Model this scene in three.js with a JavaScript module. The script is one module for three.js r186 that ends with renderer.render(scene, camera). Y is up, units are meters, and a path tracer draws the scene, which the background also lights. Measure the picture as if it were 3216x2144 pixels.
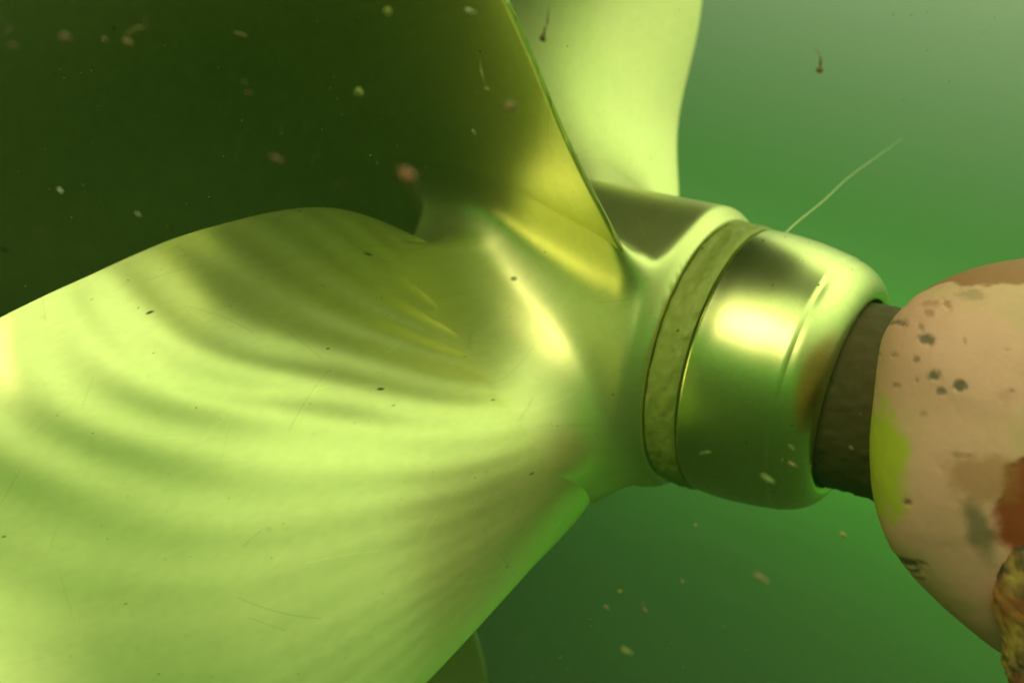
import * as THREE from 'three';
import { MarchingCubes } from 'three/addons/objects/MarchingCubes.js';
import { mergeVertices } from 'three/addons/utils/BufferGeometryUtils.js';

// ---------------------------------------------------------------- camera, light, exposure
const R = (d) => d * Math.PI / 180;
const scene = new THREE.Scene();
const camera = new THREE.PerspectiveCamera(40, 3216 / 2144, 0.02, 200);
camera.position.set(0, 0, 0);
camera.rotation.order = 'YXZ';
camera.rotation.set(R(-3), 0, R(20));          // looking slightly down, camera held askew by 20 degrees
camera.updateMatrixWorld(true);
camera.focus = 0.68;
camera.userData.fStop = 4;

const renderer = new THREE.WebGLRenderer({ antialias: true });
renderer.setSize(1024, 682);
renderer.toneMapping = THREE.LinearToneMapping;
renderer.toneMappingExposure = 0.9;
renderer.shadowMap.enabled = true;

// daylight that comes down through the water: bright at the zenith, dim to the sides
{
  const W = 256, H = 128, data = new Float32Array(W * H * 4);
  for (let j = 0; j < H; j++) {
    const el = ((j + 0.5) / H - 0.5) * Math.PI, s = Math.max(0, Math.sin(el));
    const k = Math.pow(s, 2.2);
    const c = [0.02 + 2.2 * k, 0.04 + 2.75 * k, 0.015 + 1.45 * k];
    for (let i = 0; i < W; i++) data.set([...c, 1], (j * W + i) * 4);
  }
  const sky = new THREE.DataTexture(data, W, H, THREE.RGBAFormat, THREE.FloatType);
  sky.mapping = THREE.EquirectangularReflectionMapping;
  sky.magFilter = sky.minFilter = THREE.LinearFilter;
  sky.needsUpdate = true;
  scene.background = sky;
  scene.environment = sky;
}
// a direction given in the camera's axes (x right, y up, z towards the viewer), as a world direction
const dirW = (x, y, z) => new THREE.Vector3(x, y, z).applyQuaternion(camera.quaternion);
const sun = new THREE.DirectionalLight(new THREE.Color().setRGB(1.0, 0.95, 0.58), 1.3);
const toSun = dirW(-0.38, 0.57, 0.73).normalize();
sun.position.copy(toSun).multiplyScalar(6).add(dirW(0.1, 0, -0.8));
sun.target.position.copy(dirW(0.1, 0, -0.8));
sun.castShadow = true;
sun.shadow.radius = 55;
sun.shadow.mapSize.set(2048, 2048);
Object.assign(sun.shadow.camera, { left: -2, right: 2, top: 2, bottom: -2, near: 0.1, far: 14 });
scene.add(sun, sun.target);
scene.fog = new THREE.FogExp2(new THREE.Color().setRGB(0.25, 1.0, 0.15), 0.05);

// ---------------------------------------------------------------- helpers
// a point of the place: px, py in a 3216 x 2144 grid over the view, d metres ahead
const F = 1072 / Math.tan(R(20));
const at = (px, py, d) => new THREE.Vector3((px - 1608) / F * d, -(py - 1072) / F * d, -d).applyMatrix4(camera.matrixWorld);
let seed = 7;
const rnd = () => { seed = (seed * 1664525 + 1013904223) >>> 0; return seed / 4294967296; };
const hash = (x, y, z) => { let h = (x * 374761393 + y * 668265263 + z * 2147483647) | 0; h = Math.imul(h ^ (h >>> 13), 1274126177); h = Math.imul(h ^ (h >>> 16), 2246822519); return ((h ^ (h >>> 15)) >>> 0) / 4294967296; };
function noise(x, y = 0, z = 0) {
  const a = Math.floor(x), b = Math.floor(y), c = Math.floor(z), f = (t) => t * t * t * (t * (t * 6 - 15) + 10);
  const u = f(x - a), v = f(y - b), w = f(z - c), L = (p, q, t) => p + (q - p) * t;
  return L(L(L(hash(a, b, c), hash(a + 1, b, c), u), L(hash(a, b + 1, c), hash(a + 1, b + 1, c), u), v),
    L(L(hash(a, b, c + 1), hash(a + 1, b, c + 1), u), L(hash(a, b + 1, c + 1), hash(a + 1, b + 1, c + 1), u), v), w) * 2 - 1;
}
const fbm = (x, y, z, n = 4) => { let s = 0, a = 0.5; for (let i = 0; i < n; i++) { s += a * noise(x, y, z); x *= 2.03; y *= 2.03; z *= 2.03; a *= 0.5; } return s; };
const clamp = (x, a = 0, b = 1) => Math.min(b, Math.max(a, x));
const smooth = (a, b, x) => { const t = clamp((x - a) / (b - a)); return t * t * (3 - 2 * t); };
function mesh(name, g, m, parent = scene) { const o = new THREE.Mesh(g, m); o.name = name; o.castShadow = o.receiveShadow = true; parent.add(o); return o; }
function tag(o, label, category, group) { o.userData.label = label; o.userData.category = category; if (group) o.userData.group = group; return o; }
function texture(n, fn, srgb) {
  const d = new Uint8Array(n * n * 4);
  for (let j = 0; j < n; j++) for (let i = 0; i < n; i++) { const c = fn(i / n, j / n); d.set([...c.map((x) => clamp(x) * 255), 255], (j * n + i) * 4); }
  const t = new THREE.DataTexture(d, n, n); t.magFilter = THREE.LinearFilter; t.minFilter = THREE.LinearFilter; t.wrapS = t.wrapT = THREE.RepeatWrapping;
  if (srgb) t.colorSpace = THREE.SRGBColorSpace; t.needsUpdate = true; return t;
}

// ---------------------------------------------------------------- materials
// bronze with fine polishing scratches, small stains and a thin uneven slime film; uv in metres
const specks = []; for (let i = 0; i < 90; i++) specks.push([rnd(), rnd(), 0.0008 + 0.002 * rnd() ** 3, 0.2 + 0.5 * rnd()]);
const bronzeMap = texture(1024, (u, v) => {
  let k = 1 + 0.015 * fbm(u * 5, v * 5, 1, 3) + 0.008 * noise(u * 70, v * 90, 3) + 0.012 * noise(u * 180, v * 180, 5);
  for (const [a, b, r, q] of specks) { const e = Math.hypot((u - a) * (1 + q), v - b) / r; if (e < 2) k *= 1 - q * (1 - smooth(0.5, 1.6, e + 0.5 * noise(u * 300, v * 300, 8))); }
  const film = smooth(0.0, 0.6, fbm(u * 4 + 3, v * 4, 12, 3));
  return [0.93 * k - 0.03 * film, 0.92 * k - 0.005 * film, 0.63 * k - 0.03 * film];
}, true);
for (let i = 0; i < 260; i++) {
  const d = bronzeMap.image.data, N = 1024, a = rnd() * 6.283 , L = 12 + 70 * rnd(), q = 0.93 + 0.12 * rnd(), bend = (rnd() - 0.5) * 0.01; let x = rnd() * N, y = rnd() * N, t = a;
  for (let k = 0; k < L; k++) { const p = ((Math.floor(y) & 1023) * N + (Math.floor(x) & 1023)) * 4; for (let c = 0; c < 3; c++) d[p + c] = Math.min(255, d[p + c] * q); x += Math.cos(t); y += Math.sin(t); t += bend; }
}
bronzeMap.needsUpdate = true;
const bronzeRough = texture(512, (u, v) => { const r = 0.5 + 0.05 * fbm(u * 4, v * 4, 4, 3); return [r, r, r]; });
const bronzeBump = texture(512, (u, v) => { const r = 0.5 + 0.5 * fbm(u * 40, v * 40, 6, 4); return [r, r, r]; });
const bronze = new THREE.MeshStandardMaterial({ name: 'polished bronze', map: bronzeMap, metalness: 0.92, roughness: 0.78, roughnessMap: bronzeRough });
const capBronze = new THREE.MeshStandardMaterial({ name: 'smooth bronze', map: bronzeMap, metalness: 1, roughness: 0.3 });
const sealant = new THREE.MeshStandardMaterial({ name: 'fouled sealing band', map: bronzeMap, color: new THREE.Color().setRGB(0.42, 0.46, 0.24), metalness: 0.3, roughness: 0.6, bumpMap: bronzeBump, bumpScale: 0.0003 });

const sleeveMat = new THREE.MeshStandardMaterial({ name: 'dark rusty sleeve', map: bronzeMap, color: new THREE.Color().setRGB(0.095, 0.055, 0.03), metalness: 0, roughness: 0.8 });

// ---------------------------------------------------------------- setting
{
  const g = new THREE.PlaneGeometry(60, 60, 120, 120); g.rotateX(-Math.PI / 2);
  const p = g.attributes.position;
  for (let i = 0; i < p.count; i++) p.setY(i, 0.25 * fbm(p.getX(i) * 0.4, 0, p.getZ(i) * 0.4, 4));
  g.computeVertexNormals();
  const o = mesh('seabed', g, new THREE.MeshStandardMaterial({ name: 'dark silt', color: new THREE.Color().setRGB(0.014, 0.018, 0.007), roughness: 0.95 }));
  o.position.y = -1.7; o.userData.kind = 'structure';
}

// the ship's dark counter above and ahead of the propeller, outside the frame: it keeps the light from overhead away
{
  const sh = new THREE.Shape(); sh.moveTo(-5, 0.5); sh.lineTo(0.12, 0.5); sh.bezierCurveTo(0.26, 0.52, 0.3, 0.7, 0.26, 1.0); sh.bezierCurveTo(0.14, 1.4, -0.05, 4, 0.1, 14); sh.lineTo(-5, 14); sh.closePath();
  const g = new THREE.ExtrudeGeometry(sh, { depth: 0.5, bevelEnabled: true, bevelSize: 0.05, bevelThickness: 0.06, bevelSegments: 5, curveSegments: 24 }); g.rotateX(-Math.PI / 2);
  const o = mesh('ship_hull', g, new THREE.MeshStandardMaterial({ name: 'dark antifouling', color: new THREE.Color().setRGB(0.05, 0.03, 0.02), roughness: 0.7 }));
  o.position.set(-0.08, 0.76, 0); tag(o, 'dark painted ship hull overhanging above the propeller', 'hull');
  const k = new THREE.Shape(); k.moveTo(-0.95, 0.9); k.bezierCurveTo(-0.85, 1.3, -0.75, 2.2, -0.7, 3.2); k.lineTo(-0.7, 9); k.lineTo(-2.2, 9); k.lineTo(-2.2, 1.4); k.bezierCurveTo(-1.9, 1.0, -1.3, 0.85, -0.95, 0.9);
  const kg = new THREE.ExtrudeGeometry(k, { depth: 2.2, bevelEnabled: true, bevelSize: 0.03, bevelThickness: 0.03, bevelSegments: 3, curveSegments: 20 }); kg.rotateX(-Math.PI / 2); kg.translate(-0.6, -2.2, 0);
  mesh('unseen_skeg', kg, o.material, o);  // out of view, added to block light and darken the upper left blade
}

// ---------------------------------------------------------------- propeller
const axis = dirW(0.798, -0.259, 0.545).normalize();
const ringAt = at(2320, 1135, 0.9);
const hubAt = ringAt.clone().addScaledVector(axis, -0.13);
const propeller = new THREE.Group(); propeller.name = 'propeller'; propeller.position.copy(hubAt); scene.add(propeller);
tag(propeller, 'bronze ship propeller with wide blades around a rounded hub', 'propeller');
const turn = new THREE.Quaternion().setFromUnitVectors(new THREE.Vector3(0, 1, 0), axis);
function lathe(name, pts, m, seg = 160, rough = 0) {       // pts: [distance along the shaft from the ring, radius]
  const g = new THREE.LatheGeometry(pts.map(([s, r]) => new THREE.Vector2(Math.max(r, 1e-4), s + 0.13)), seg);
  const uv = g.attributes.uv, p = g.attributes.position;
  for (let i = 0; i < uv.count; i++) uv.setXY(i, p.getY(i) * 2, uv.getX(i) * 1.6);
  if (rough) for (let i = 0; i < p.count; i++) { const x = p.getX(i), y = p.getY(i), z = p.getZ(i), k = 1 + rough * (fbm(x * 45, y * 90, z * 45, 4) + 0.5 * Math.max(0, noise(x * 120, y * 160, z * 120))) / Math.max(0.02, Math.hypot(x, z)); p.setXYZ(i, x * k, y, z * k); }
  if (rough) g.computeVertexNormals();
  g.applyQuaternion(turn);
  return mesh(name, g, m, propeller);
}
function curve(pts, n) { return new THREE.CatmullRomCurve3(pts.map(([a, b]) => new THREE.Vector3(a, b, 0)), false, 'centripetal').getPoints(n).map((v) => [v.x, v.y]); }
lathe('seal_ring', [[-0.030, 0.1], ...curve([[-0.0295, 0.128], [-0.027, 0.130], [-0.020, 0.1298], [-0.012, 0.1302], [-0.004, 0.1295], [0, 0.1275]], 30), [0, 0.1]], sealant, 500, 0.0022);
lathe('hub_cap', [[0.001, 0.1], [0.001, 0.1268], ...curve([[0.003, 0.1285], [0.02, 0.1285], [0.05, 0.1255], [0.080, 0.1195]], 30), ...curve([[0.0815, 0.1183], [0.089, 0.1160], [0.098, 0.1110], [0.105, 0.1045], [0.109, 0.098], [0.1105, 0.0920], [0.109, 0.0878]], 40), [0.085, 0.0870]], capBronze);
lathe('shaft_sleeve', [[0.08, 0.05], [0.08, 0.0845], ...curve([[0.11, 0.0845], [0.15, 0.0835], [0.2, 0.084], [0.3, 0.0845]], 30), [0.3, 0.05]], sleeveMat, 300, 0.003);

// a blade: a grid of [px, py, depth] rows from the root (first row) to the tip, each from one edge to the other
function spline(pts, t) {
  const n = pts.length - 1, x = clamp(t) * n, i = Math.min(n - 1, Math.floor(x)), f = x - i;
  const q = (k) => (k < 0 ? pts[0].clone().multiplyScalar(2).sub(pts[1]) : k > n ? pts[n].clone().multiplyScalar(2).sub(pts[n - 1]) : pts[k]);
  const a = q(i - 1), b = q(i), c = q(i + 1), d = q(i + 2), f2 = f * f, f3 = f2 * f;
  return new THREE.Vector3()
    .addScaledVector(a, -0.5 * f3 + f2 - 0.5 * f).addScaledVector(b, 1.5 * f3 - 2.5 * f2 + 1)
    .addScaledVector(c, -1.5 * f3 + 2 * f2 + 0.5 * f).addScaledVector(d, 0.5 * f3 - 0.5 * f2);
}
function blade(rows, m, { nu = 120, nv = 120, thick = 0.02, root = 0.0, fillet = 0.05,  ripple = () => 0, label } = {}) {
  const pts = rows.map((r) => r.map(([x, y, d]) => at(x, y, d).sub(hubAt)));
  pts[0].forEach((p) => { const al = p.dot(axis); p.addScaledVector(axis, -al); p.setLength(Math.min(p.length(), 0.085)); p.addScaledVector(axis, clamp(al, -0.16, 0.03)); });   // rooted inside the hub
  const surf = (u, v) => spline(pts.map((r) => spline(r, v)), u);
  const eye = hubAt.clone().negate();          // the first side of the sheet is the one towards the viewer
  const pos = [], uv = [], idx = [], e = 1e-3; bladeN++;
  const mid = [], nor = [];
  for (let i = 0; i <= nu; i++) for (let j = 0; j <= nv; j++) {
    const u = i / nu, v0 = 0.5 - 0.5 * Math.cos(Math.PI * j / nv), side = v0 < 0.5 ? 1 : -1, rim = 1 - smooth(0, 0.03, Math.min(v0, 1 - v0));
    const v = v0 + side * rim * (0.001 * (1 + noise(u * 55, side * 3, bladeN)) + 0.002 * smooth(0.55, 0.9, noise(u * 34, side * 7, bladeN + 5))), p = surf(u, v);   // worn, slightly nicked edges
    const du = surf(Math.min(1, u + e), v).sub(surf(Math.max(0, u - e), v)), dv = surf(u, Math.min(1, v + e)).sub(surf(u, Math.max(0, v - e)));
    const n = du.cross(dv).normalize(); if (n.dot(eye.clone().sub(p)) < 0) n.negate();
    mid.push([p, u, v]); nor.push(n);
  }
  for (const side of [1, -1]) for (let k = 0; k < mid.length; k++) {
    const [p, u, v] = mid[k], n = nor[k];
    const foil = Math.sqrt(Math.max(0, 1 - Math.pow(Math.abs(2 * v - 1), 3))), tip = Math.sqrt(clamp((1 - u) / 0.06));
    let h = (0.0018 + thick * (0.3 + 0.7 * (1 - u)) * Math.pow(foil, 1.3) * 0.5 + root * Math.exp(-u / fillet) * foil) * Math.min(1, tip);
    h *= Math.min(1, Math.sqrt(clamp(Math.min(v, 1 - v) / 0.004)));
    if (side > 0 && p.lengthSq() < 0.13 && v > 0.05 && v < (bladeN === 2 ? 0.985 : 0.95)) rootSamples.push([p, n, h, bladeN]);
    if (side > 0) h += ripple(u, v) * foil;
    const q = p.clone().addScaledVector(n, side * h); pos.push(q.x, q.y, q.z); uv.push(v * 0.7 + 0.13, u * 0.7 + (side < 0 ? 0.4 : 0));
  }
  const N = mid.length, w = nv + 1, quad = (a, b, c, d, s) => (s > 0 ? idx.push(a, b, c, b, d, c) : idx.push(a, c, b, b, c, d));
  for (let i = 0; i < nu; i++) for (let j = 0; j < nv; j++) for (const s of [0, 1]) { const a = i * w + j + s * N; quad(a, a + 1, a + w, a + w + 1, s ? -1 : 1); }
  for (let i = 0; i < nu; i++) { quad(i * w, (i + 1) * w, i * w + N, (i + 1) * w + N, 1); quad(i * w + nv, (i + 1) * w + nv, i * w + nv + N, (i + 1) * w + nv + N, -1); }
  for (let j = 0; j < nv; j++) { quad(nu * w + j, nu * w + j + 1, nu * w + j + N, nu * w + j + 1 + N, 1); quad(j, j + 1, j + N, j + 1 + N, -1); }
  const g = new THREE.BufferGeometry();
  g.setAttribute('position', new THREE.Float32BufferAttribute(pos, 3)); g.setAttribute('uv', new THREE.Float32BufferAttribute(uv, 2)); g.setIndex(idx);
  g.computeVertexNormals();
  const o = mesh('blade', g, m, propeller); if (label) o.userData.label = label; return o;
}
let bladeN = 0; const rootSamples = [];
// lit blade, lower left, reaching towards the viewer
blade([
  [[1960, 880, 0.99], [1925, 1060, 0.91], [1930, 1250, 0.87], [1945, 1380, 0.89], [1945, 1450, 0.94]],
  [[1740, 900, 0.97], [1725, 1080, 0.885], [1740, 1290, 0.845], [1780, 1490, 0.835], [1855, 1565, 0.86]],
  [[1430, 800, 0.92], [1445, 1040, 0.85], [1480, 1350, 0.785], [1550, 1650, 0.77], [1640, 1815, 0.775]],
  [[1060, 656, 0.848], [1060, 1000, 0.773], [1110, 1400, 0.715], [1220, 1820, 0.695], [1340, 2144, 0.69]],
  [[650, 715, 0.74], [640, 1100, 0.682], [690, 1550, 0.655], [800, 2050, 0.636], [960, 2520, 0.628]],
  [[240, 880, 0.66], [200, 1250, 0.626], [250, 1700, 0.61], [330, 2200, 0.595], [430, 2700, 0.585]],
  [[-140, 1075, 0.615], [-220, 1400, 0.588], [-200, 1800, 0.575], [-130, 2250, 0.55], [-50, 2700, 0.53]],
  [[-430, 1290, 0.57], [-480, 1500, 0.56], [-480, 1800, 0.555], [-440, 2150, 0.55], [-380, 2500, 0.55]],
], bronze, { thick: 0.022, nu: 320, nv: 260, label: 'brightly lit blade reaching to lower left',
  ripple: (u, v) => {              // shallow relief shaped to imitate rippling light streaks, fanning out from the root
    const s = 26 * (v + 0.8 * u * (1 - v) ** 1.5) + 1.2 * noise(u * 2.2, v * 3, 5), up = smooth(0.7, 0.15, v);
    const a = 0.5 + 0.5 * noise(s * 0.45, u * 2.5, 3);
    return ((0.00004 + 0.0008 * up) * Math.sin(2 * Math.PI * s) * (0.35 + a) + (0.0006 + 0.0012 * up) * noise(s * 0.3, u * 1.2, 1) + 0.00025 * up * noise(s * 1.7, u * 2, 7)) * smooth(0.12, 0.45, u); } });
// shaded blade, upper left: its face turns away from the light
blade([
  [[1480, 1250, 1.02], [1650, 1190, 0.97], [1800, 1120, 0.93], [1960, 1050, 0.91], [2120, 1010, 0.91]],
  [[1150, 1250, 1.42], [1380, 1130, 1.28], [1600, 1010, 1.12], [1800, 930, 0.955], [2020, 915, 0.835]],
  [[500, 1150, 1.58], [850, 960, 1.40], [1200, 760, 1.19], [1520, 590, 0.925], [1805, 480, 0.725]],
  [[-200, 1000, 1.58], [300, 700, 1.38], [800, 420, 1.14], [1250, 220, 0.85], [1650, 115, 0.62]],
  [[-700, 650, 1.50], [-150, 280, 1.28], [430, 0, 1.04], [980, -170, 0.77], [1480, -260, 0.56]],
  [[-950, 150, 1.40], [-400, -350, 1.18], [160, -660, 0.95], [690, -850, 0.71], [1200, -920, 0.52]],
], bronze, { thick: 0.02, nu: 240, nv: 160, label: 'dark shaded blade reaching to upper left' });
// pale blade behind it, reaching up
blade([
  [[1880, 900, 1.06], [1950, 880, 1.05], [2010, 860, 1.04], [2070, 850, 1.04], [2120, 840, 1.04]],
  [[1760, 740, 1.1], [1860, 710, 1.1], [1950, 690, 1.11], [2040, 675, 1.12], [2130, 665, 1.14]],
  [[1500, 420, 1.095], [1660, 400, 1.12], [1820, 390, 1.155], [1980, 385, 1.21], [2130, 380, 1.285]],
  [[1300, 0, 1.085], [1520, -10, 1.125], [1750, -15, 1.185], [1980, -10, 1.275], [2205, 0, 1.39]],
  [[1200, -420, 1.075], [1450, -450, 1.125], [1700, -460, 1.19], [1950, -440, 1.29], [2190, -400, 1.41]],
], bronze, { thick: 0.02, nu: 200, label: 'pale blade standing up behind the dark one' });
// lower blade far behind the lit one
blade([
  [[1700, 1250, 1.12], [1800, 1280, 1.12], [1900, 1300, 1.12]],
  [[1100, 1700, 1.28], [1300, 1720, 1.27], [1470, 1740, 1.26]],
  [[900, 2200, 1.45], [1220, 2200, 1.43], [1530, 2160, 1.41]],
  [[850, 2600, 1.55], [1150, 2620, 1.53], [1480, 2560, 1.5]],
], bronze, { thick: 0.02, label: 'dim lower blade half hidden behind the lit blade' });

// the hub with the fillets that carry the blades, as one surface
{
  const n = 146, half = 0.28, cell = 2 * half / (n - 1), e2 = dirW(0.309, 0.951, 0).normalize(), e1 = axis.clone().cross(e2).normalize();
  const reach = 0.105, rc = Math.ceil(reach / cell), fields = [], S = n * n * n;
  for (let b = 1; b <= bladeN; b++) {
    const f = new Float32Array(S).fill(0.105), best = new Float32Array(S).fill(9), keep = new Map(); fields.push(f);
    for (const [p, nn, h, id] of rootSamples) {          // thin the samples to about one per 8 mm
      if (id !== b) continue;
      const key = [p.x, p.y, p.z].map((q) => Math.round(q / 0.008)).join(); if (keep.has(key)) continue; keep.set(key, 1);
      const q = [p.dot(e1), p.dot(axis), p.dot(e2)], m = [nn.dot(e1), nn.dot(axis), nn.dot(e2)];
      const c = q.map((x) => Math.round((x + half) / cell));
      if (c.some((x) => x < -rc || x > n + rc)) continue;
      for (let z = Math.max(1, c[2] - rc); z <= Math.min(n - 2, c[2] + rc); z++) for (let y = Math.max(1, c[1] - rc); y <= Math.min(n - 2, c[1] + rc); y++) for (let x = Math.max(1, c[0] - rc); x <= Math.min(n - 2, c[0] + rc); x++) {
        const dx = x * cell - half - q[0], dy = y * cell - half - q[1], dz = z * cell - half - q[2], d2 = dx * dx + dy * dy + dz * dz, i = x + n * (y + n * z);
        if (d2 > reach * reach || d2 >= best[i]) continue;
        best[i] = d2;
        const a = dx * m[0] + dy * m[1] + dz * m[2], t = Math.max(0, Math.sqrt(Math.max(0, d2 - a * a)) - 0.006);
        f[i] = Math.sqrt(a * a + t * t) - h;
      }
    }
  }
  const smin = (a, b, k) => { const w = Math.max(k - Math.abs(a - b), 0) / k; return Math.min(a, b) - w * w * k / 4; };
  let field = new Float32Array(S);
  for (let z = 0; z < n; z++) for (let y = 0; y < n; y++) for (let x = 0; x < n; x++) {
    const i = x + n * (y + n * z), r = Math.hypot(x * cell - half, z * cell - half), al = y * cell - half;      // al = 0.13 at the ring
    const R0 = 0.131 - 0.02 * smooth(0.1, 0.21, -al) ** 2;
    let d = smin(Math.max(r - R0, -al - 0.195), 0.2, 0.01);
    { const h = d; fields.forEach((f, b) => { const K = b === 1 ? 0.07 : 0.095; d = smin(d, smin(h, f[i] + 0.0003 + 0.5 * Math.max(0, r - 0.137 - K), K), 0.02); }); }
    field[i] = -smin(-d, -(r - 0.1328 - 3 * Math.max(0, 0.094 - al)), 0.012);       // turned down next to the ring
  }
  for (let pass = 0; pass < 2; pass++) for (const st of [1, n, n * n]) { const c = field.slice(); for (let i = st; i < S - st; i++) field[i] = 0.25 * c[i - st] + 0.5 * c[i] + 0.25 * c[i + st]; }
  for (let z = 0; z < n; z++) for (let y = 0; y < n; y++) for (let x = 0; x < n; x++) {
    const i = x + n * (y + n * z);
    field[i] = x < 2 || y < 2 || z < 2 || x > n - 3 || y > n - 3 || z > n - 3 ? -0.01 : -Math.max(field[i], y * cell - half - 0.0995);
  }
  const mc = new MarchingCubes(n, bronze, false, false, 400000);
  mc.field.set(field); mc.isolation = 0; mc.update();
  const g = new THREE.BufferGeometry(), P = mc.positionArray.slice(0, mc.count * 3), Nn = mc.normalArray.slice(0, mc.count * 3)  , uv = [], v = new THREE.Vector3();
  for (let i = 0; i < mc.count; i++) {
    // the cubes' grid runs from -1 to 1 - 2 / n
    const c = [0, 1, 2].map((k) => ((P[i * 3 + k] + 1) / 2 * n) * cell - half), m = [Nn[i * 3], Nn[i * 3 + 1], Nn[i * 3 + 2]];
    v.set(0, 0, 0).addScaledVector(e1, c[0]).addScaledVector(axis, c[1]).addScaledVector(e2, c[2]); P.set([v.x, v.y, v.z], i * 3);
    v.set(0, 0, 0).addScaledVector(e1, m[0]).addScaledVector(axis, m[1]).addScaledVector(e2, m[2]).normalize(); Nn.set([v.x, v.y, v.z], i * 3);
    uv.push(c[2] * 1.3 + 0.4 * c[0], c[1] * 1.3 + 0.3 * c[0]);
  }
  g.setAttribute('position', new THREE.BufferAttribute(P, 3)); g.setAttribute('normal', new THREE.BufferAttribute(Nn, 3)); g.setAttribute('uv', new THREE.Float32BufferAttribute(uv, 2));
  const gm = mergeVertices(g, 1e-5);
  mesh('hub', gm, bronze, propeller);
}

// ---------------------------------------------------------------- painted fairing at the right
function blob(name, outline, c, d0, front, back, m, parent, origin, { nt = 120, na = 240, displace, color } = {}) {
  // a rounded solid: its widest outline given by outline points, bulging towards and away from the viewer
  const cl = new THREE.CatmullRomCurve3(outline.map(([x, y]) => new THREE.Vector3(x, y, 0)), true, 'centripetal').getSpacedPoints(na);
  const pos = [], col = [], uv = [], idx = [];
  const ctr = at(...c, d0);
  const w = na, rows = 2 * nt + 1, fwd = ctr.clone().normalize();
  for (let i = 0; i < rows; i++) for (let j = 0; j < na; j++) {
    const a = (i / (2 * nt)) * Math.PI, t = Math.sin(a), b = Math.cos(a);
    const p = at(c[0] + (cl[j].x - c[0]) * t, c[1] + (cl[j].y - c[1]) * t, d0);
    p.addScaledVector(fwd, b > 0 ? -front * b : -back * b);
    if (displace) { const out = p.clone().sub(ctr).normalize(); p.addScaledVector(out, displace(p)); }
    if (color) col.push(...color(p));
    uv.push((p.x + p.z) * 4, p.y * 4);
    p.sub(origin); pos.push(p.x, p.y, p.z);
  }
  for (let i = 0; i < rows - 1; i++) for (let j = 0; j < w; j++) { const a = i * w + j, b = i * w + (j + 1) % w; idx.push(a, a + w, b, b, a + w, b + w); }
  const g = new THREE.BufferGeometry();
  g.setAttribute('position', new THREE.Float32BufferAttribute(pos, 3)); g.setAttribute('uv', new THREE.Float32BufferAttribute(uv, 2));
  if (color) g.setAttribute('color', new THREE.Float32BufferAttribute(col, 3));
  g.setIndex(idx); g.computeVertexNormals();
  return mesh(name, g, m, parent);
}
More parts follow.
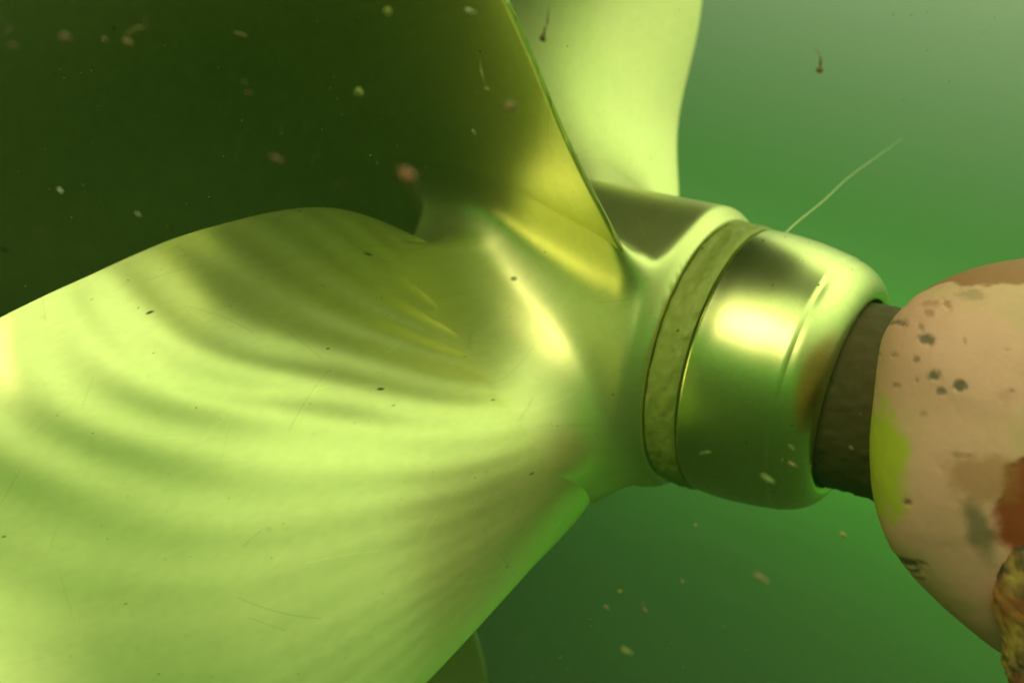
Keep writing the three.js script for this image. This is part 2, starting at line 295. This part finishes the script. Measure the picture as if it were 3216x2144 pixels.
{
  const D = 0.64, C = [3330, 1400], FR = 0.10;
  const origin = at(3330, 1400, D);
  const fairing = new THREE.Group(); fairing.name = 'painted_fairing'; fairing.position.copy(origin); scene.add(fairing);
  tag(fairing, 'rounded pale pink painted fairing with red and yellow worn patches beside the hub', 'fairing');
  // marks in the paint: centre on the skin, radii in metres
  const skin = (x, y) => at(x, y, D - FR * 0.75);
  const mark = (x, y, r, c, k = 1, sx = 1, sy = 1) => ({ p: skin(x, y), r: r * 0.85, c, k: k * 0.9, sx, sy });
  const dark = [0.035, 0.045, 0.02], red = [0.34, 0.05, 0.018], yellow = [0.52, 0.55, 0.008], moss = [0.06, 0.065, 0.016], rust = [0.36, 0.13, 0.04];
  const marks = [
    mark(2917, 1008, 0.0030, dark, 0.7), mark(2955, 1067, 0.0042, dark, 0.85), mark(2950, 1025, 0.0022, dark, 0.5, 0.7, 1.6), mark(2957, 1180, 0.0042, dark, 0.85), mark(3017, 1212, 0.0040, dark, 0.9),
    mark(2970, 1232, 0.0026, dark, 0.7), mark(2918, 1130, 0.0022, dark, 0.6), mark(2880, 1117, 0.0018, dark, 0.5), mark(2915, 1197, 0.0013, dark, 0.6), mark(2875, 1215, 0.0015, dark, 0.5), mark(2927, 1305, 0.0028, dark, 0.3),
    mark(2824, 1130, 0.0018, dark, 0.45, 0.6, 3), mark(3050, 1070, 0.0012, rust, 0.6, 0.7, 3), mark(3000, 945, 0.0034, red, 0.4, 1.8, 0.8), mark(3040, 950, 0.0026, rust, 0.7, 0.7, 1.6), mark(2985, 980, 0.0028, rust, 0.5),
    mark(3120, 922, 0.0052, moss, 0.35, 1.6, 1), mark(3165, 1098, 0.0026, moss, 0.35, 1.5, 0.7), mark(3162, 1225, 0.0018, moss, 0.4), mark(3020, 1430, 0.003, moss, 0.3, 2, 0.8), mark(3145, 1240, 0.006, red, 0.15, 1.2, 1),
    mark(2895, 1595, 0.0026, moss, 0.8), mark(2835, 1300, 0.0026, rust, 0.6, 0.8, 2), mark(2955, 1822, 0.0056, [0.025, 0.04, 0.02], 0.95, 1.1, 1.1), mark(2978, 1852, 0.0036, [0.04, 0.045, 0.02], 0.8, 0.7, 1.6), mark(3000, 1885, 0.0034, moss, 0.45, 0.8, 1.5),
  ];
  const ux = dirW(1, 0, 0), uy = dirW(0, -1, 0);
  const rel = (p, q) => { const d = p.clone().sub(q); return [d.dot(ux), d.dot(uy)]; };
  const o = skin(2750, 1050), K = F / (D - FR * 0.75);       // px per metre on the skin
  const place = (p) => { const [a, b] = rel(p, o); return [2750 + a * K, 1050 + b * K]; };
  const cover = (base, c, k) => base.map((x, i) => x + (c[i] - x) * k);
  const relief = (p) => { let d = 0; const n1 = fbm(p.x * 60, p.y * 60, p.z * 60, 4), [x, y] = place(p); d -= 0.0012 * (1 - smooth(0.85, 1.0, Math.hypot((x - 3260) / 130, (y - 1570) / 190) + 0.35 * fbm(p.x * 18 + 4, p.y * 18, p.z * 18, 3) + 0.3 * n1)); for (const m of marks) { const [a, b] = rel(p, m.p); const e = Math.hypot(a / (m.r * m.sx), b / (m.r * m.sy)) + 0.5 * n1; if (e < 1.3) d -= 0.001 * m.k * (1 - smooth(0.6, 1.1, e)); } return d; };
  function paint(p) {
    const [x, y] = place(p), n1 = fbm(p.x * 60, p.y * 60, p.z * 60, 4), n2 = fbm(p.x * 18 + 4, p.y * 18, p.z * 18, 3), n3 = noise(p.x * 420, p.y * 420, p.z * 420);
    let c = [0.88, 0.43, 0.33].map((q) => q * (1 + 0.10 * n2 + 0.05 * n1 + 0.03 * n3));
    c = cover(c, [0.50, 0.42, 0.16], 0.35 * smooth(-0.15, 0.35, n2 + 0.2 * n1));                 // thin slime film
    // yellow-green growth in a vertical band
    const yb = 1 - smooth(0.55, 1.05, Math.hypot((x - 2835 - 0.09 * (y - 1400)) / (30 + 36 * smooth(1150, 1450, y)), (y - 1420) / 300) + 0.55 * n1 + 0.35 * n2);
    c = cover(c, yellow, 0.9 * yb);
    c = cover(c, rust, 0.5 * smooth(0.1, 0.35, n1) * (1 - smooth(0, 70, Math.abs(x - 2790 - 0.05 * (y - 1400)))) * smooth(1100, 1250, y));
    // red undercoat laid bare
    const rb = 1 - smooth(0.75, 1.05, Math.hypot((x - 3260) / 140, (y - 1570) / 210) + 0.35 * n2 + 0.3 * n1);
    c = cover(c, red, rb);
    c = cover(c, [0.45, 0.16, 0.06], 0.6 * (1 - smooth(0.5, 1.0, Math.hypot((x - 3080) / 140, (y - 1500) / 90) + 0.5 * n1)));
    const mb = 1 - smooth(0.3, 1.1, Math.hypot((x - 3085 - 0.42 * (y - 1670)) / 42, (y - 1670) / 140) + 0.5 * n1);
    c = cover(c, moss, 0.65 * mb);
    // worn rim along the upper edge
    const top = 955 - 0.5 * (x - 2860) + 0.0007 * (x - 2860) ** 2;
    c = cover(c, [0.34, 0.11, 0.03], 0.85 * (1 - smooth(-2, 16, y - top + 40 * n1)));
    for (const m of marks) { const [a, b] = rel(p, m.p); const e = Math.hypot(a / (m.r * m.sx), b / (m.r * m.sy)) + 0.7 * n1 + 0.3 * n3; if (e < 1.5) c = cover(c, m.c, m.k * (1 - smooth(0.35, 1.25, e))); }
    return c.map((q) => clamp(q, 0.002, 0.95));
  }
  const paintMat = new THREE.MeshStandardMaterial({ name: 'worn marine paint', vertexColors: true, roughness: 0.62, bumpMap: bronzeBump, bumpScale: 0.0002 });
  const outline = [[3216, 815], [3000, 868], [2866, 948], [2785, 1055], [2752, 1250], [2738, 1450], [2758, 1600], [2805, 1720], [2900, 1835], [3010, 1940], [3150, 2045], [3350, 2160], [3600, 2150], [3850, 1950], [3950, 1600], [3930, 1200], [3780, 930], [3500, 810]];
  blob('painted_shell', outline, C, D, FR, 0.12, paintMat, fairing, origin, { nt: 170, na: 520, color: paint, displace: (p) => 0.0012 * fbm(p.x * 14, p.y * 14, p.z * 14, 3) + relief(p) + 0.0003 * fbm(p.x * 90, p.y * 90, p.z * 90, 2) });
  const crustMat = new THREE.MeshStandardMaterial({ name: 'rusty crust', vertexColors: true, roughness: 0.9 });
  const crustColor = (p) => { const a = fbm(p.x * 70, p.y * 70, p.z * 70, 5), b = fbm(p.x * 25, p.y * 25, p.z * 25, 3); let c = cover([0.24, 0.12, 0.045], [0.5, 0.3, 0.07], smooth(0.0, 0.5, a + 0.4 * b)); c = cover(c, [0.06, 0.035, 0.015], smooth(0.05, 0.45, -a)); return cover(c, [0.4, 0.09, 0.03], 0.6 * smooth(0.1, 0.4, b)); };
  const co = [[3216, 1655], [3160, 1720], [3134, 1810], [3132, 1900], [3142, 1990], [3152, 2060], [3170, 2160], [3210, 2330], [3400, 2450], [3650, 2420], [3850, 2200], [3880, 1900], [3700, 1700], [3450, 1620]];
  blob('rusty_crust', co, [3480, 2030], 0.585, 0.05, 0.05, crustMat, fairing, origin, { nt: 90, na: 420, color: crustColor, displace: (p) => 0.006 * fbm(p.x * 40, p.y * 40, p.z * 40, 5) + 0.0025 * Math.abs(noise(p.x * 160, p.y * 160, p.z * 160)) });
}

// ---------------------------------------------------------------- line caught on the hub
{
  const pts = [at(2446, 752, 0.855), at(2505, 697, 0.90), at(2590, 628, 0.95), at(2660, 562, 1.0), at(2755, 492, 1.07), at(2835, 434, 1.16)];
  const g = new THREE.TubeGeometry(new THREE.CatmullRomCurve3(pts), 60, 0.0011, 8);
  const p = g.attributes.position, o = pts[0].clone();
  const c = new THREE.CatmullRomCurve3(pts);
  for (let i = 0; i <= 60; i++) { const q = c.getPointAt(i / 60), k = 1 - 0.75 * (i / 60); for (let j = 0; j <= 8; j++) { const n = i * 9 + j; p.setXYZ(n, q.x + (p.getX(n) - q.x) * k - o.x, q.y + (p.getY(n) - q.y) * k - o.y, q.z + (p.getZ(n) - q.z) * k - o.z); } }
  const m = mesh('fishing_line', g, new THREE.MeshStandardMaterial({ name: 'nylon', color: new THREE.Color().setRGB(0.62, 0.66, 0.3), roughness: 0.4 }));
  m.position.copy(o);
  tag(m, 'thin pale line standing out from the top of the hub', 'fishing line');
}

// ---------------------------------------------------------------- drifting flecks
const fleckMats = {
  pink: [0.75, 0.30, 0.2], white: [0.85, 0.8, 0.6], tan: [0.5, 0.32, 0.12], yellow: [0.5, 0.45, 0.08], brown: [0.3, 0.14, 0.04], green: [0.35, 0.4, 0.1],
};
for (const k in fleckMats) fleckMats[k] = new THREE.MeshPhysicalMaterial({ name: k + ' fleck', color: new THREE.Color().setRGB(...fleckMats[k]), roughness: 0.9, transmission: 0.45, thickness: 0 });
let fleckN = 0;
function fleckGeometry(s, l, w, dep) {
  const g = mergeVertices(new THREE.IcosahedronGeometry(0.5, 3).deleteAttribute('uv').deleteAttribute('normal')), p = g.attributes.position, v = new THREE.Vector3();
  for (let i = 0; i < p.count; i++) { v.fromBufferAttribute(p, i); const k = 0.9 + 0.9 * fbm(v.x * 3.1 + s * 3.7, v.y * 3.1, v.z * 3.1 + s, 3); p.setXYZ(i, v.x * l * k, v.y * w * k, v.z * dep * k); }
  g.computeVertexNormals(); return g;
}
function fleck(x, y, d, L, W, angle, mat, label, tail) {           // L, W in px
  const k = d / F, s = fleckN;
  const name = s ? `drifting_fleck_${String(s).padStart(3, '0')}` : 'drifting_fleck'; fleckN++;
  const body = fleckGeometry(s, L * k, W * k, Math.min(L, W) * k * 1.2);
  let o;
  if (tail) {
    o = new THREE.Group(); o.name = name; scene.add(o); mesh('clump', body, fleckMats[mat], o);
    const c = new THREE.CatmullRomCurve3([[0, 0], ...tail].map(([a, b], i) => new THREE.Vector3(a * k, -b * k, 0.004 * i * (i % 2 ? 1 : -0.5))));
    const g = new THREE.TubeGeometry(c, 24, W * k * 0.2, 6), p = g.attributes.position;
    for (let i = 0; i <= 24; i++) { const q = c.getPointAt(i / 24), f = (0.25 + 0.75 * (1 - i / 24)) * (0.75 + 0.5 * noise(i * 0.6, s, 0)); for (let j = 0; j <= 6; j++) { const n = i * 7 + j; p.setXYZ(n, q.x + (p.getX(n) - q.x) * f, q.y + (p.getY(n) - q.y) * f, q.z + (p.getZ(n) - q.z) * f); } }
    g.computeVertexNormals(); g.rotateZ(R(angle)); mesh('tail', g, fleckMats[mat], o);
  } else o = mesh(name, body, fleckMats[mat]);
  o.position.copy(at(x, y, d)); o.quaternion.copy(camera.quaternion); o.rotateZ(R(-angle)); 
  return tag(o, label, 'fleck', 'flecks drifting in the water');
}
fleck(1280, 548, 0.30, 62, 26, 28, 'pink', 'large blurred pink fleck in front of the dark blade');
fleck(1475, 33, 0.45, 36, 13, 18, 'white', 'bright cream fleck near the top beside the pale blade');
fleck(1217, 37, 0.42, 22, 26, 0, 'yellow', 'round yellowish fleck at the top of the dark blade');
fleck(187, 597, 0.45, 20, 7, 50, 'white', 'tiny white sliver left of the dark blade, above the lit edge');
fleck(432, 672, 0.45, 24, 4, 38, 'white', 'thin white needle just above the rim of the lit blade');
fleck(398, 132, 0.4, 32, 20, 25, 'tan', 'orange comet shaped clump with a long faint tail', [[22, -28], [45, -62], [75, -95]]);
fleck(203, 120, 0.36, 36, 24, 40, 'brown', 'fuzzy brownish clump left of the orange comet shaped clump');
fleck(327, 122, 0.42, 16, 10, 20, 'tan', 'small orange speck beside the comet shaped clump');
fleck(40, 143, 0.38, 30, 14, 15, 'brown', 'brown clump with an upright tail at the left border', [[-14, -30], [-22, -65], [-26, -90]]);
fleck(755, 107, 0.45, 44, 6, 15, 'tan', 'ragged grey brown strand in the dark upper area');
fleck(780, 293, 0.42, 26, 10, 10, 'brown', 'low brown fleck with a wisp above it', [[-10, -25], [-14, -48]]);
fleck(1127, 288, 0.45, 24, 30, 0, 'yellow', 'triangular yellow fleck in the middle of the dark blade');
fleck(1529, 280, 0.5, 18, 14, 40, 'yellow', 'yellow clump with a long beaded thread hanging above it', [[-14, -40], [-22, -90], [-28, -130]]);
fleck(1605, 333, 0.4, 28, 34, 0, 'tan', 'blurred tan blob near the edge of the dark blade');
fleck(1487, 415, 0.5, 24, 8, 55, 'green', 'greenish sliver below the tan blob');
fleck(868, 497, 0.36, 50, 18, 30, 'brown', 'wide dim brown smudge above the crest of the lit blade');
fleck(1705, 120, 0.5, 22, 20, 0, 'brown', 'rusty droplet with a trail in front of the pale blade', [[6, -25], [14, -55], [16, -75]]);
fleck(2576, 216, 0.5, 20, 24, 0, 'tan', 'tan droplet with a thin tail in the open green water', [[-6, -30], [-12, -75]]);
fleck(845, 1660, 0.45, 20, 7, 25, 'white', 'white sliver in front of the lit blade');
fleck(2490, 1458, 0.5, 30, 10, 28, 'tan', 'bright tan fleck under the hub');
fleck(2410, 1502, 0.45, 46, 14, 30, 'green', 'long green fleck under the hub, left of the bright tan one');
fleck(2487, 1405, 0.5, 26, 8, 38, 'green', 'small green streak directly above the bright tan fleck');
fleck(2216, 1421, 0.5, 36, 7, -8, 'green', 'flat pale streak under the seal ring');
fleck(2650, 1680, 0.5, 24, 16, 30, 'yellow', 'yellow green fleck close to the painted fairing');
fleck(2390, 1812, 0.42, 54, 13, 32, 'tan', 'long tan sliver in the open water at lower right');
fleck(2185, 1648, 0.5, 10, 11, 0, 'yellow', 'tiny yellow dot in the dark water below the hub');
fleck(2144, 1827, 0.5, 7, 18, -8, 'tan', 'tiny upright sliver in the dark water below the dot');
fleck(1946, 1857, 0.5, 12, 10, 0, 'yellow', 'tiny bright yellow dot right of the lit blade edge');
fleck(1905, 1906, 0.5, 20, 7, 40, 'tan', 'small tan streak right of the lit blade edge');
fleck(2027, 1915, 0.5, 20, 7, 50, 'tan', 'small tan streak between the lit blade edge and the long sliver');
fleck(1970, 2045, 0.44, 46, 14, 30, 'green', 'pale green sliver near the bottom border');
fleck(2674, 1405, 0.5, 16, 6, 45, 'tan', 'small tan streak on the dark cap beside the fairing');
{
  const g = fleckGeometry(99, 1, 0.4, 0.4), n = 2200;
  const o = new THREE.InstancedMesh(g, fleckMats.tan, n); o.name = 'suspended_silt'; o.userData.kind = 'stuff'; o.userData.label = 'fine silt specks suspended in the green water'; o.userData.category = 'silt';
  const m = new THREE.Matrix4(), q = new THREE.Quaternion(), e = new THREE.Euler(), c = new THREE.Color();
  for (let i = 0; i < n; i++) {
    const d = 0.2 + 0.55 * rnd(), s = (0.0003 + 0.0011 * rnd() ** 3) * (0.4 + d);
    q.setFromEuler(e.set(rnd() * 6, rnd() * 6, rnd() * 6));
    m.compose(at(-100 + 3400 * rnd(), -100 + 2350 * rnd(), d), q, new THREE.Vector3(s, s, s)); o.setMatrixAt(i, m);
    o.setColorAt(i, c.setRGB(0.7 + 0.5 * rnd(), 0.7 + 0.5 * rnd(), 0.6 + 0.5 * rnd()));
  }
  o.castShadow = true; scene.add(o);
}
renderer.render(scene, camera);
